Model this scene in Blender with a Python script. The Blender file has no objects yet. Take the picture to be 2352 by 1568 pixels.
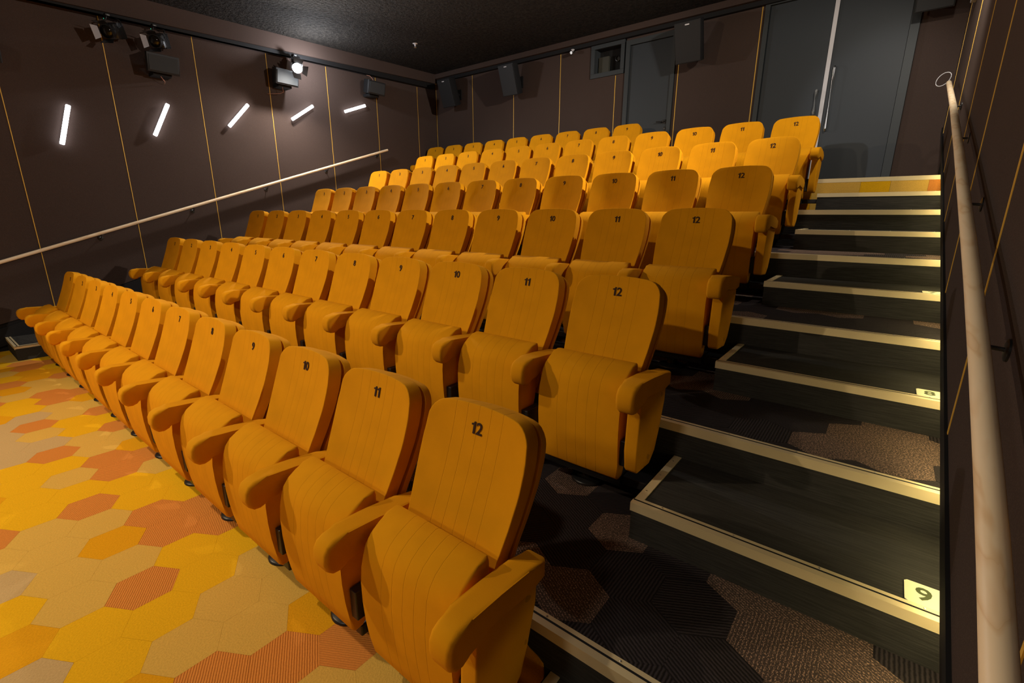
import bpy, bmesh, math, random
from mathutils import Vector, Matrix
random.seed(7)
R = math.radians
SC = bpy.context.scene
COL = SC.collection

# ------------------------------------------------------------------ camera
F_PX = 1080.556
CR = [(0.7866219114, 0.6174259648, 0.0033386344),
      (0.1628453281, -0.2022486762, -0.9657001977),
      (-0.5955731419, 0.7601846164, -0.2596381746)]
cam_d = bpy.data.cameras.new('camera')
cam = bpy.data.objects.new('camera', cam_d)
COL.objects.link(cam)
m = Matrix([(CR[0][0], -CR[1][0], -CR[2][0], 1.0249),
            (CR[0][1], -CR[1][1], -CR[2][1], -1.0898),
            (CR[0][2], -CR[1][2], -CR[2][2], 1.6555),
            (0, 0, 0, 1)])
cam.matrix_world = m
cam_d.sensor_fit = 'HORIZONTAL'
cam_d.sensor_width = 36.0
cam_d.lens = F_PX / 2352 * 36.0
cam_d.clip_start = 0.02
SC.camera = cam

# ------------------------------------------------------------------ world, exposure
w = bpy.data.worlds.new('world'); SC.world = w; w.use_nodes = True
w.node_tree.nodes['Background'].inputs[0].default_value = (1.0, 0.85, 0.7, 1)
w.node_tree.nodes['Background'].inputs[1].default_value = 0.0
SC.view_settings.view_transform = 'Standard'
SC.view_settings.look = 'None'
SC.view_settings.gamma = 1.0
SC.view_settings.use_curve_mapping = False
SC.view_settings.exposure = 0.0

# ------------------------------------------------------------------ lamps of the room (stage spots on the two tracks) and an added fill light
def spot(name, loc, aim, watt, col, cone=120, blend=0.5, size=0.06):
    d = bpy.data.lights.new(name, 'SPOT'); d.energy = watt; d.color = col
    d.spot_size = R(cone); d.spot_blend = blend; d.shadow_soft_size = size
    o = bpy.data.objects.new(name, d); COL.objects.link(o)
    o.location = loc
    o.rotation_euler = (Vector(aim) - Vector(loc)).to_track_quat('-Z', 'Y').to_euler()
    return o
def point(name, loc, watt, col, size=0.06):
    d = bpy.data.lights.new(name, 'POINT'); d.energy = watt; d.color = col; d.shadow_soft_size = size
    o = bpy.data.objects.new(name, d); COL.objects.link(o); o.location = loc
    return o
LIT = Vector((-7.06, 3.50, 4.00))
spot('left_track_spot_beam', LIT + Vector((0.15, -0.13, -0.03)), LIT + Vector((0.75, -0.23, -0.85)), 290, (1.0, 0.91, 0.82), 172, 0.6, 0.04)
point('left_track_lamp_spill', LIT + Vector((0.22, 0.20, 0.05)), 60, (0.92, 0.95, 1.0), 0.04)
spot('right_track_side_beam', (1.02, 3.85, 4.12), (-7.4, 2.3, 2.9), 700, (1.0, 0.88, 0.76), 130, 0.9, 0.05)
spot('right_track_down_beam', (1.02, 4.05, 4.12), (-0.1, 5.4, 2.3), 130, (1.0, 0.90, 0.76), 128, 0.5, 0.05)
spot('front_left_spot_beam', (-5.2, -3.3, 3.9), (-1.0, 0.5, 0.5), 500, (1.0, 0.78, 0.52), 118, 0.7, 0.05)
spot('front_floor_spot_beam', (-2.7, -1.8, 4.25), (-2.9, -1.7, 0.0), 320, (1.0, 0.84, 0.62), 120, 0.6, 0.10)
spot('front_door_spot_beam', (-2.4, -4.5, 3.7), (0.75, 6.9, 2.9), 600, (0.95, 0.97, 1.0), 11, 0.6, 0.06)
point('front_fill_light', (-0.6, -4.2, 3.6), 120, (1.0, 0.88, 0.74), 0.25)  # general fill added to lift the room, not an actual lamp

# ------------------------------------------------------------------ helpers
def tag(o, label=None, cat=None, group=None, kind=None):
    if label: o['label'] = label
    if cat: o['category'] = cat
    if group: o['group'] = group
    if kind: o['kind'] = kind
    return o

def obj(name, bm, mat, parent=None, smooth=False, ang=None):
    bmesh.ops.recalc_face_normals(bm, faces=bm.faces[:])
    me = bpy.data.meshes.new(name)
    bm.to_mesh(me); bm.free()
    for mm in (mat if isinstance(mat, (list, tuple)) else [mat]):
        me.materials.append(mm)
    if smooth:
        for p in me.polygons: p.use_smooth = True
        if ang:
            me.set_sharp_from_angle(angle=R(ang))
    o = bpy.data.objects.new(name, me)
    COL.objects.link(o)
    if parent: o.parent = parent
    return o

def empty(name, loc=(0, 0, 0), rz=0, rot=None, parent=None):
    o = bpy.data.objects.new(name, None); COL.objects.link(o)
    o.location = loc
    o.rotation_euler = rot if rot else (0, 0, rz)
    o.empty_display_size = 0.1
    if parent: o.parent = parent
    return o

def box(bm, x0, x1, y0, y1, z0, z1, bev=0, seg=2):
    vs = [bm.verts.new((x, y, z)) for z in (z0, z1) for y in (y0, y1) for x in (x0, x1)]
    fs = [(0, 2, 3, 1), (4, 5, 7, 6), (0, 1, 5, 4), (2, 6, 7, 3), (0, 4, 6, 2), (1, 3, 7, 5)]
    faces = [bm.faces.new([vs[i] for i in f]) for f in fs]
    if bev:
        es = list({e for f in faces for e in f.edges})
        bmesh.ops.bevel(bm, geom=es, offset=bev, segments=seg, profile=0.5, affect='EDGES', clamp_overlap=True)
    return vs

def obox(bm, c, half, mat3, bev=0):
    """oriented box"""
    b2 = bmesh.new()
    box(b2, -half[0], half[0], -half[1], half[1], -half[2], half[2], bev)
    bmesh.ops.transform(b2, matrix=Matrix.Translation(c) @ mat3.to_4x4(), verts=b2.verts[:])
    merge(bm, b2)

def merge(bm, b2):
    tmp = bpy.data.meshes.new('tmp'); b2.to_mesh(tmp); b2.free()
    bm.from_mesh(tmp); bpy.data.meshes.remove(tmp)

def prism(bm, pts, a0, a1, axis='x', bev=0, seg=3, nseg=1):
    """pts in the plane normal to axis ((y,z) for x, (x,z) for y, (x,y) for z)"""
    def P(p, a):
        return (a, p[0], p[1]) if axis == 'x' else ((p[0], a, p[1]) if axis == 'y' else (p[0], p[1], a))
    rings = []
    for k in range(nseg + 1):
        a = a0 + (a1 - a0) * k / nseg
        rings.append([bm.verts.new(P(p, a)) for p in pts])
    n = len(pts)
    for r0, r1 in zip(rings, rings[1:]):
        for i in range(n):
            bm.faces.new((r0[i], r0[(i + 1) % n], r1[(i + 1) % n], r1[i]))
    c0 = bm.faces.new(rings[0][::-1]); c1 = bm.faces.new(rings[-1])
    if bev:
        es = list(set(c0.edges[:]) | set(c1.edges[:]))
        bmesh.ops.bevel(bm, geom=es, offset=bev, segments=seg, profile=0.5, affect='EDGES', clamp_overlap=True)

def tube(bm, pts, r, n=12, cap=True):
    pts = [Vector(p) for p in pts]
    rings = []
    up = Vector((0, 0, 1))
    for i, p in enumerate(pts):
        d = (pts[min(i + 1, len(pts) - 1)] - pts[max(i - 1, 0)]).normalized()
        a = d.cross(up)
        if a.length < 1e-3: a = d.cross(Vector((0, 1, 0)))
        a.normalize(); b = a.cross(d).normalized()
        rr = r[i] if isinstance(r, (list, tuple)) else r
        rings.append([bm.verts.new(p + a * math.cos(t * 2 * math.pi / n) * rr + b * math.sin(t * 2 * math.pi / n) * rr) for t in range(n)])
    for r0, r1 in zip(rings, rings[1:]):
        for i in range(n):
            bm.faces.new((r0[i], r0[(i + 1) % n], r1[(i + 1) % n], r1[i]))
    if cap:
        bm.faces.new(rings[0][::-1]); bm.faces.new(rings[-1])

def lathe(bm, prof, n=28, c=(0, 0, 0)):
    rings = []
    for (r, z) in prof:
        rings.append([bm.verts.new((c[0] + r * math.cos(2 * math.pi * i / n), c[1] + r * math.sin(2 * math.pi * i / n), c[2] + z)) for i in range(n)])
    for r0, r1 in zip(rings, rings[1:]):
        for i in range(n):
            bm.faces.new((r0[i], r0[(i + 1) % n], r1[(i + 1) % n], r1[i]))
    bm.faces.new(rings[0][::-1]); bm.faces.new(rings[-1])

# ------------------------------------------------------------------ materials
def mat(name, col, rough=0.8, metal=0.0, sheen=0.0, spec=0.3, emit=None, es=0):
    m_ = bpy.data.materials.new(name); m_.use_nodes = True
    b = m_.node_tree.nodes['Principled BSDF']
    b.inputs['Base Color'].default_value = (*col, 1)
    b.inputs['Roughness'].default_value = rough
    b.inputs['Metallic'].default_value = metal
    b.inputs['Specular IOR Level'].default_value = spec
    if sheen:
        b.inputs['Sheen Weight'].default_value = sheen
        b.inputs['Sheen Roughness'].default_value = 0.5
        b.inputs['Sheen Tint'].default_value = (*col, 1)
    if emit:
        b.inputs['Emission Color'].default_value = (*emit, 1)
        b.inputs['Emission Strength'].default_value = es
    return m_

class NT:
    def __init__(s, m_):
        s.t = m_.node_tree; s.b = s.t.nodes['Principled BSDF']
    def n(s, ty, **kw):
        nd = s.t.nodes.new(ty)
        for k, v in kw.items(): setattr(nd, k, v)
        return nd
    def l(s, a, b): s.t.links.new(a, b)
    def math(s, op, a, b=None, clamp=False):
        nd = s.n('ShaderNodeMath', operation=op); nd.use_clamp = clamp
        for i, v in enumerate((a, b)):
            if v is None: continue
            if isinstance(v, (int, float)): nd.inputs[i].default_value = v
            else: s.l(v, nd.inputs[i])
        return nd.outputs[0]
    def noise(s, vec, scale, detail=2, rough=0.5):
        nd = s.n('ShaderNodeTexNoise'); nd.inputs['Scale'].default_value = scale
        nd.inputs['Detail'].default_value = detail; nd.inputs['Roughness'].default_value = rough
        s.l(vec, nd.inputs['Vector']); return nd.outputs['Fac']
    def ramp(s, f, stops):
        nd = s.n('ShaderNodeValToRGB'); e = nd.color_ramp.elements
        while len(e) > 1: e.remove(e[-1])
        e[0].position = stops[0][0]; e[0].color = (*stops[0][1], 1)
        for p, c in stops[1:]:
            q = e.new(p); q.color = (*c, 1)
        s.l(f, nd.inputs[0]); return nd.outputs[0]
    def mix(s, f, a, b):
        nd = s.n('ShaderNodeMix', data_type='RGBA')
        for i, v in ((0, f), (6, a), (7, b)):
            if isinstance(v, (int, float)): nd.inputs[i].default_value = v
            elif isinstance(v, tuple): nd.inputs[i].default_value = (*v, 1)
            else: s.l(v, nd.inputs[i])
        return nd.outputs[2]
    def bump(s, h, strength, dist):
        nd = s.n('ShaderNodeBump'); nd.inputs['Strength'].default_value = strength
        nd.inputs['Distance'].default_value = dist; s.l(h, nd.inputs['Height'])
        s.l(nd.outputs[0], s.b.inputs['Normal']); return nd

def fabric(name, col, stitched=False, stain=False):
    m_ = mat(name, col, 0.95, sheen=0.25, spec=0.15); t = NT(m_)
    co = t.n('ShaderNodeTexCoord').outputs['Object']
    n1 = t.noise(co, 9, 3); n2 = t.noise(co, 420, 2)
    dark = tuple(c * 0.86 for c in col); light = tuple(min(1, c * 1.10) for c in col)
    c = t.mix(n1, dark, light)
    h = n2
    if stitched:
        sx = t.n('ShaderNodeSeparateXYZ'); t.l(co, sx.inputs[0])
        x = sx.outputs[0]
        k = t.math('DIVIDE', x, 0.0535)
        fr = t.math('SUBTRACT', k, t.math('ROUND', k))
        dist = t.math('MULTIPLY', t.math('ABSOLUTE', fr), 0.0535)
        line = t.math('SUBTRACT', 1.0, t.math('DIVIDE', dist, 0.0022), clamp=True)
        inside = t.math('LESS_THAN', t.math('ABSOLUTE', x), 0.125)
        line = t.math('MULTIPLY', line, inside)
        c = t.mix(t.math('MULTIPLY', line, 0.27), c, tuple(v * 0.45 for v in col))
        h = t.math('SUBTRACT', t.math('MULTIPLY', n2, 0.25), t.math('MULTIPLY', line, 1.0))
        t.bump(h, 0.45, 0.002)
    else:
        t.bump(h, 0.35, 0.001)
    if stain:
        n3 = t.noise(co, 14, 1)
        c = t.mix(t.math('MULTIPLY', t.math('GREATER_THAN', n3, 0.71), 0.45), c, tuple(v * 0.35 for v in col))
    t.l(c, t.b.inputs['Base Color'])
    return m_

YEL = (0.70, 0.295, 0.003)
M = {}
M['pad'] = fabric('mustard_upholstery_stitched', YEL, True)
M['fab'] = fabric('mustard_upholstery', YEL)
M['fab_side'] = fabric('mustard_panel_upholstery', (0.66, 0.28, 0.003), stain=True)
M['black'] = mat('black_powder_coat', (0.012, 0.012, 0.013), 0.38, spec=0.5)
M['black_matt'] = mat('black_matt', (0.008, 0.008, 0.009), 0.75)
M['number'] = mat('seat_number_embroidery', (0.035, 0.012, 0.004), 0.8)
M['ink'] = mat('plate_ink', (0.07, 0.09, 0.03), 0.6)
M['plate'] = mat('plate_cream', (0.80, 0.80, 0.55), 0.45)
M['flap'] = mat('barn_door_lit_grey', (0.36, 0.36, 0.40), 0.5)  # lit look painted into one flap; the other barn doors stay black
M['steel'] = mat('brushed_steel', (0.62, 0.62, 0.62), 0.3, 1.0)
M['white'] = mat('white_paint', (0.62, 0.62, 0.66), 0.5)
M['spk'] = mat('speaker_cabinet_black', (0.016, 0.017, 0.019), 0.55)
M['grille'] = mat('speaker_grille', (0.035, 0.040, 0.045), 0.8)
M['door'] = mat('door_grey_paint', (0.030, 0.037, 0.045), 0.5)
M['frame'] = mat('door_frame_grey_paint', (0.036, 0.043, 0.048), 0.5)
M['copper'] = mat('copper_cable', (0.55, 0.26, 0.18), 0.5)
M['tube'] = mat('tube_light_diffuser', (1, 1, 1), 0.5, emit=(0.93, 0.95, 1.0), es=9.0)
M['lens'] = mat('spot_lens_lit', (1, 1, 1), 0.5, emit=(0.92, 0.95, 1.0), es=60.0)
M['led'] = mat('led_strip_warm', (1, 1, 1), 0.5, emit=(1.0, 0.82, 0.38), es=42.0)
M['greenled'] = mat('green_pilot_led', (0, 0.2, 0.1), 0.5, emit=(0.05, 0.9, 0.5), es=0.6)
M['glass'] = mat('booth_glass', (0.02, 0.02, 0.02), 0.08, spec=0.6)
M['dim'] = mat('booth_cabinet_grey', (0.05, 0.05, 0.04), 0.7)
M['gold'] = mat('gold_panel_strip', (0.78, 0.46, 0.07), 0.45, 0.1)

def wallcloth(name, col):
    m_ = mat(name, col, 0.95, sheen=0.1, spec=0.1); t = NT(m_)
    co = t.n('ShaderNodeTexCoord').outputs['Object']
    n1 = t.noise(co, 260, 2); n2 = t.noise(co, 1.3, 2)
    c = t.mix(n2, tuple(v * 0.9 for v in col), tuple(v * 1.1 for v in col))
    c = t.mix(t.math('MULTIPLY', t.math('GREATER_THAN', n1, 0.56), 0.35), c, tuple(v * 1.7 for v in col))
    t.l(c, t.b.inputs['Base Color'])
    t.bump(n1, 0.4, 0.002)
    return m_
M['wall'] = wallcloth('brown_acoustic_cloth', (0.060, 0.042, 0.036))

def ceil_mat():
    m_ = mat('black_sprayed_acoustic_ceiling', (0.012, 0.011, 0.010), 0.9, spec=0.25); t = NT(m_)
    co = t.n('ShaderNodeTexCoord').outputs['Object']
    n1 = t.noise(co, 22, 4, 0.65)
    t.bump(n1, 1.0, 0.16)
    t.l(t.ramp(n1, [(0.35, (0.010, 0.009, 0.008)), (0.7, (0.055, 0.048, 0.042))]), t.b.inputs['Base Color'])
    return m_
M['ceil'] = ceil_mat()

def nosing_mat():
    m_ = mat('gold_anodised_nosing', (0.70, 0.54, 0.28), 0.42, 0.25, spec=0.5); t = NT(m_)
    co = t.n('ShaderNodeTexCoord').outputs['Object']
    n1 = t.noise(co, 6, 3)
    t.l(t.mix(n1, (0.74, 0.60, 0.34), (0.90, 0.76, 0.46)), t.b.inputs['Base Color'])
    return m_
M['nosing'] = nosing_mat()

def wood():
    m_ = mat('pale_pine', (0.66, 0.42, 0.22), 0.45, spec=0.4); t = NT(m_)
    co = t.n('ShaderNodeTexCoord').outputs['Object']
    mp = t.n('ShaderNodeMapping'); mp.inputs['Scale'].default_value = (9, 0.55, 7); t.l(co, mp.inputs[0])
    nz = t.n('ShaderNodeTexNoise'); nz.inputs['Scale'].default_value = 1.3; nz.inputs['Detail'].default_value = 3
    t.l(mp.outputs[0], nz.inputs['Vector'])
    wv = t.math('FRACT', t.math('MULTIPLY', nz.outputs['Fac'], 5.0))
    c = t.ramp(wv, [(0.0, (0.84, 0.62, 0.38)), (0.35, (0.93, 0.76, 0.53)), (0.85, (0.91, 0.73, 0.49)), (1.0, (0.80, 0.57, 0.33))])
    vo = t.n('ShaderNodeTexVoronoi'); vo.inputs['Scale'].default_value = 3.1
    mp2 = t.n('ShaderNodeMapping'); mp2.inputs['Scale'].default_value = (3, 0.9, 3); t.l(co, mp2.inputs[0]); t.l(mp2.outputs[0], vo.inputs['Vector'])
    knot = t.math('LESS_THAN', vo.outputs['Distance'], 0.035)
    c = t.mix(knot, c, (0.30, 0.10, 0.035))
    t.l(c, t.b.inputs['Base Color'])
    return m_
M['wood'] = wood()

def carpet(name, col, kind='pile'):
    m_ = mat(name, col, 0.98, sheen=0.15, spec=0.05); t = NT(m_)
    co = t.n('ShaderNodeTexCoord').outputs['Object']
    geo = t.n('ShaderNodeNewGeometry').outputs['Position']
    n1 = t.noise(co, 130, 3, 0.6); n2 = t.noise(geo, 2.2, 2)
    c = t.mix(n1, tuple(v * 0.74 for v in col), tuple(min(1, v * 1.18) for v in col))
    c = t.mix(t.math('MULTIPLY', n2, 0.35), c, tuple(v * 0.75 for v in col))
    if kind == 'rib':
        wv = t.n('ShaderNodeTexWave'); wv.inputs['Scale'].default_value = 34; wv.inputs['Distortion'].default_value = 1.0
        wv.inputs['Detail'].default_value = 1
        t.l(co, wv.inputs['Vector'])
        c = t.mix(t.math('MULTIPLY', wv.outputs['Fac'], 0.4), c, tuple(v * 0.55 for v in col))
        h = t.math('ADD', n1, wv.outputs['Fac'])
    else:
        h = n1
    t.l(c, t.b.inputs['Base Color'])
    t.bump(h, 0.55, 0.004)
    return m_

def dark_carpet(name, kind):
    m_ = mat(name, (0.02, 0.017, 0.016), 0.95, spec=0.15); t = NT(m_)
    co = t.n('ShaderNodeTexCoord').outputs['Object']
    n1 = t.noise(co, 150, 2)
    wv = t.n('ShaderNodeTexWave'); wv.inputs['Scale'].default_value = 26 if kind == 'rib' else 30
    wv.inputs['Distortion'].default_value = 1.5; wv.inputs['Detail'].default_value = 2; wv.inputs['Detail Scale'].default_value = 2.5
    t.l(co, wv.inputs['Vector'])
    if kind == 'rib':
        c = t.mix(wv.outputs['Fac'], (0.012, 0.0095, 0.010), (0.050, 0.040, 0.042))
        h = t.math('ADD', wv.outputs['Fac'], t.math('MULTIPLY', n1, 0.5))
    else:
        mp = t.n('ShaderNodeMapping'); mp.inputs['Scale'].default_value = (1.0, 0.35, 1); t.l(co, mp.inputs[0])
        n3 = t.noise(mp.outputs[0], 380, 2, 0.7)
        sp = t.math('GREATER_THAN', t.math('ADD', n3, t.math('MULTIPLY', wv.outputs['Fac'], 0.12)), 0.645)
        c = t.mix(n1, (0.050, 0.036, 0.030), (0.10, 0.072, 0.060))
        c = t.mix(sp, c, (0.48, 0.30, 0.21))
        h = n3
    t.l(c, t.b.inputs['Base Color'])
    t.bump(h, 0.5, 0.004)
    return m_
M['c_yellow'] = carpet('carpet_bright_yellow', (0.86, 0.46, 0.012))
M['c_sand'] = carpet('carpet_sand', (0.73, 0.44, 0.085))
M['c_orange'] = carpet('carpet_burnt_orange', (0.80, 0.29, 0.055), 'rib')
M['c_amber'] = carpet('carpet_amber', (0.80, 0.37, 0.010))
M['c_greige'] = carpet('carpet_greige', (0.60, 0.40, 0.17))
M['d_rib'] = dark_carpet('carpet_charcoal_ribbed', 'rib')
M['d_speck'] = dark_carpet('carpet_brown_flecked', 'speck')
def riser_mat():
    m_ = mat('black_ribbed_step_cover', (0.014, 0.013, 0.012), 0.85, spec=0.15); t = NT(m_)
    co = t.n('ShaderNodeTexCoord').outputs['Object']
    mp = t.n('ShaderNodeMapping'); mp.inputs['Scale'].default_value = (6, 110, 110); t.l(co, mp.inputs[0])
    n1 = t.noise(mp.outputs[0], 1.5, 3)
    n2 = t.noise(co, 160, 2)
    t.l(t.mix(n1, (0.014, 0.0135, 0.0125), (0.066, 0.062, 0.055)), t.b.inputs['Base Color'])
    t.bump(t.math('ADD', n1, t.math('MULTIPLY', n2, 0.4)), 0.6, 0.003)
    return m_
M['riser'] = riser_mat()

# ------------------------------------------------------------------ room dimensions
W = -7.398          # left wall
XR = 1.36           # right wall behind the panels
YB = 6.889          # back wall
YF = -6.5
H = 0.342; D = 1.082
XI_R = 0.36; XI_L = -6.69
def edge(k): return (k - 2) * D
def top(k): return (k - 1) * H
CZ = lambda y: 4.345 + 0.0353 * y          # ceiling height
NL = lambda y: H + (H / D) * y             # nosing line
XPR = 1.314                                # right panel face
LANDING_BACK = YB

# ------------------------------------------------------------------ setting: floor and tiers
def clip_poly(poly, x0, x1, y0, y1):
    def cl(P, ins, inter):
        out = []
        for i in range(len(P)):
            a, b = P[i - 1], P[i]
            ia, ib = ins(a), ins(b)
            if ia != ib: out.append(inter(a, b))
            if ib: out.append(b)
        return out
    def ix(c): return lambda a, b: (c, a[1] + (b[1] - a[1]) * (c - a[0]) / (b[0] - a[0]))
    def iy(c): return lambda a, b: (a[0] + (b[0] - a[0]) * (c - a[1]) / (b[1] - a[1]), c)
    for ins, it in ((lambda p: p[0] >= x0, ix(x0)), (lambda p: p[0] <= x1, ix(x1)),
                    (lambda p: p[1] >= y0, iy(y0)), (lambda p: p[1] <= y1, iy(y1))):
        if poly: poly = cl(poly, ins, it)
    return poly
HEX = 0.1436
def hexpts(cx, cy, s=0.9975):
    return [(cx + HEX * s * math.sin(k * math.pi / 3), cy + HEX * s * math.cos(k * math.pi / 3)) for k in range(6)]
_hex = {}
def hex_mesh(mt):
    if mt.name in _hex: return _hex[mt.name]
    bm = bmesh.new()
    prism(bm, hexpts(0, 0)[::-1], -0.006, 0, 'z')
    bmesh.ops.recalc_face_normals(bm, faces=bm.faces[:])
    me = bpy.data.meshes.new('carpet_tile'); bm.to_mesh(me); bm.free(); me.materials.append(mt)
    _hex[mt.name] = me
    return me
def hex_tile(cx, cy, z, mt, parent, rect, rot=0):
    poly = hexpts(cx, cy)
    cl = clip_poly(poly, *rect)
    if len(cl) < 3: return
    if len(cl) == 6 and all(abs(a[0] - b[0]) + abs(a[1] - b[1]) < 1e-6 for a, b in zip(sorted(cl), sorted(poly))):
        o = bpy.data.objects.new('carpet_tile', hex_mesh(mt)); COL.objects.link(o)
    else:
        ar = abs(sum(cl[i - 1][0] * cl[i][1] - cl[i][0] * cl[i - 1][1] for i in range(len(cl)))) / 2
        if ar < 4e-4: return
        bm = bmesh.new()
        c_, s_ = math.cos(-rot), math.sin(-rot)
        loc = [((p[0] - cx) * c_ - (p[1] - cy) * s_, (p[0] - cx) * s_ + (p[1] - cy) * c_) for p in cl]
        prism(bm, loc, -0.006, 0, 'z')
        o = obj('carpet_tile', bm, mt)
    o.location = (cx, cy, z); o.rotation_euler = (0, 0, rot); o.parent = parent
    return o

bm = bmesh.new(); box(bm, W - 0.1, XR + 0.1, YF, 0.0, -0.12, -0.004)
floor = obj('floor', bm, M['c_sand']); tag(floor, kind='structure')
CM = {'Y': M['c_yellow'], 'S': M['c_sand'], 'O': M['c_orange'], 'A': M['c_amber'], 'G': M['c_greige']}
# colours of the yellow hexagon tiles, read row by row (key: lattice row, first column)
ROWS = {0: (-19, 'SYOASYYGOSGOYSYOSASOYSO'), 1: (-26, 'OSYSSOOAASSOOSSYYSSOOYYOOYYSSO'),
        2: (-26, 'OYSASYOYAOSSOASOYOSAOSYYOOYSSAOS'), -1: (-11, 'GGGYYYYSSSSYY'), -2: (0, 'AGY')}
def col_at(i, j):
    if j in ROWS:
        s0, st = ROWS[j]
        if 0 <= i - s0 < len(st): return st[i - s0]
    rr = random.Random(i * 131 + j * 977)
    return rr.choice('YYSSSOOAAG')
stuff = bmesh.new()
rect = (W, XR, YF, 0.0)
for j in range(-26, 5):
    for i in range(-26, 14):
        cx = -1.410 + 0.2487 * (i + 0.5 * (j % 2)); cy = -0.718 + 0.2154 * j
        if not (W - 0.2 < cx < XR + 0.2 and YF < cy < 0.15): continue
        near = cy > -1.40 and (cy > -0.9 or cx < 0.2) and cx < 0.9 and (cx > -7.5)
        near = near and not (cy < -0.75 and cx < -5.2) and not (cy < -1.0 and cx < -2.4)
        if near:
            c = col_at(i, j)
            hex_tile(cx, cy, 0.0, CM[c], floor, rect, rot=random.choice((0, 1, 2)) * math.pi / 3)
        else:
            cl = clip_poly(hexpts(cx, cy), *rect)
            if len(cl) >= 3:
                f0 = len(stuff.faces)
                prism(stuff, cl, -0.006, 0, 'z')
                stuff.faces.ensure_lookup_table()
                mi = 'YSOAG'.index(random.choice('YYSSSOOAAG'))
                for f in stuff.faces[f0:]: f.material_index = mi
o = obj('carpet_tiling', stuff, [CM[c] for c in 'YSOAG'], floor); tag(o, kind='stuff')

# tiers
P2L = {(0.324, 0.575), (0.324, 0.144), (0.075, 0.144), (0.946, 0.360), (0.822, 0.575), (1.07, 0.144), (1.07, 0.575), (1.195, 0.360), (1.319, 0.144)}
P3L = {(0.941, 1.23), (1.19, 1.23), (1.065, 1.446), (1.314, 1.446), (1.19, 1.661), (0.194, 1.661), (0.442, 1.661), (1.065, 1.877), (0.567, 1.877), (0.319, 1.877), (-0.055, 1.446)}
def nosing(parent, x0, x1, yf, zt, depth=0.05, fh=0.042):
    """extruded L profile with two grooves in the top, along X; yf is the front face"""
    bm = bmesh.new()
    t = 0.004
    pts = [(yf, zt - fh), (yf, zt), (yf + depth * 0.52, zt + 0.001), (yf + depth * 0.52, zt - 0.0035), (yf + depth * 0.64, zt - 0.0035),
           (yf + depth * 0.64, zt + 0.001), (yf + depth, zt + 0.001), (yf + depth, zt - t), (yf + t, zt - t - 0.001), (yf + t, zt - fh)]
    prism(bm, pts, x0, x1, 'x')
    o = obj('stair_nosing', bm, M['nosing'], parent)
    bm = bmesh.new(); box(bm, x0 + 0.002, x1 - 0.002, yf + depth * 0.50, yf + depth * 0.66, zt - 0.003, zt + 0.0014)
    obj('rubber_insert', bm, M['black_matt'], o)
    bm = bmesh.new()
    x = x0 + 0.12
    while x < x1 - 0.05:
        lathe(bm, [(0.0035, 0), (0.0035, 0.0016), (0.002, 0.0022)], 8, (x, yf + depth * 0.80, zt + 0.001))
        x += 0.27
    s = obj('screw_heads', bm, M['steel'], o); tag(s, kind='stuff')
    return o
TIERS = {}
for k in range(2, 8):
    y0 = edge(k); y1 = edge(k + 1) if k < 7 else YB
    bm = bmesh.new()
    box(bm, W - 0.05, XR + 0.05, y0 - 0.026, (y1 + 0.0 if k < 7 else YB + 0.1), top(k) - (H + 0.25 if k > 2 else H + 0.1), top(k) - 0.005)
    t = obj('tier_platform', bm, M['riser']); tag(t, kind='structure')
    TIERS[k] = t
    n = nosing(t, -6.55 if k < 7 else W, XR, y0 - 0.032, top(k))
    nosing(t, W, -6.552, y0 - 0.032, top(k)) if k < 7 else None
    # hexagonal tiles
    rect = (W, XR, y0 + 0.018, y1 - 0.028 if k < 7 else YB)
    if k == 7:
        bm = bmesh.new(); box(bm, W, XR, y0 + 0.018, YB, top(k) - 0.006, top(k)); obj('landing_carpet', bm, M['c_sand'], t); continue
    if k == 2: bx, by = 0.324, 0.5752
    elif k == 3: bx, by = 0.194, 1.661
    else: bx, by = 0.194 + 0.04 * k, 1.661 + 1.01 * (k - 3)
    stuff = bmesh.new()
    for j in range(-8, 9):
        for i in range(-34, 8):
            cx = bx + 0.2487 * (i + 0.5 * (j % 2)); cy = by + 0.2154 * j
            cl = clip_poly(hexpts(cx, cy), *rect)
            if len(cl) < 3: continue
            rr = random.Random(i * 71 + j * 913 + k * 5)
            lightset = P2L if k == 2 else (P3L if k == 3 else None)
            if lightset is not None and cx > 0.0:
                lt = any(abs(cx - a) < 0.03 and abs(cy - b) < 0.03 for a, b in lightset)
            else:
                lt = rr.random() < 0.38
            mt = M['d_speck'] if lt else M['d_rib']
            if cx > (-0.75 if k < 5 else -0.1):
                hex_tile(cx, cy, top(k), mt, t, rect, rot=rr.choice((0, 1, 2)) * math.pi / 3)
            else:
                f0 = len(stuff.faces); prism(stuff, cl, top(k) - 0.006, top(k), 'z'); stuff.faces.ensure_lookup_table()
                for f in stuff.faces[f0:]: f.material_index = 1 if lt else 0
    o = obj('carpet_tiling', stuff, [M['d_rib'], M['d_speck']], t); tag(o, kind='stuff')

# carpeted upper riser of the back landing, pieces of yellow, sand and orange
y7 = edge(7) - 0.0265
for a, b, c in ((W, -5.2, 'S'), (-5.2, -3.3, 'Y'), (-3.3, -1.1, 'O'), (-1.1, 0.25, 'A'), (0.25, 0.687, 'S'), (0.687, 0.941, 'Y'), (0.941, 1.244, 'S'), (1.244, XR, 'O')):
    bm = bmesh.new(); box(bm, a + 0.0008, b - 0.0008, y7 - 0.004, y7, top(6) + 0.002, top(7) - 0.042)
    obj('carpet_tile', bm, CM[c], TIERS[7])

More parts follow.
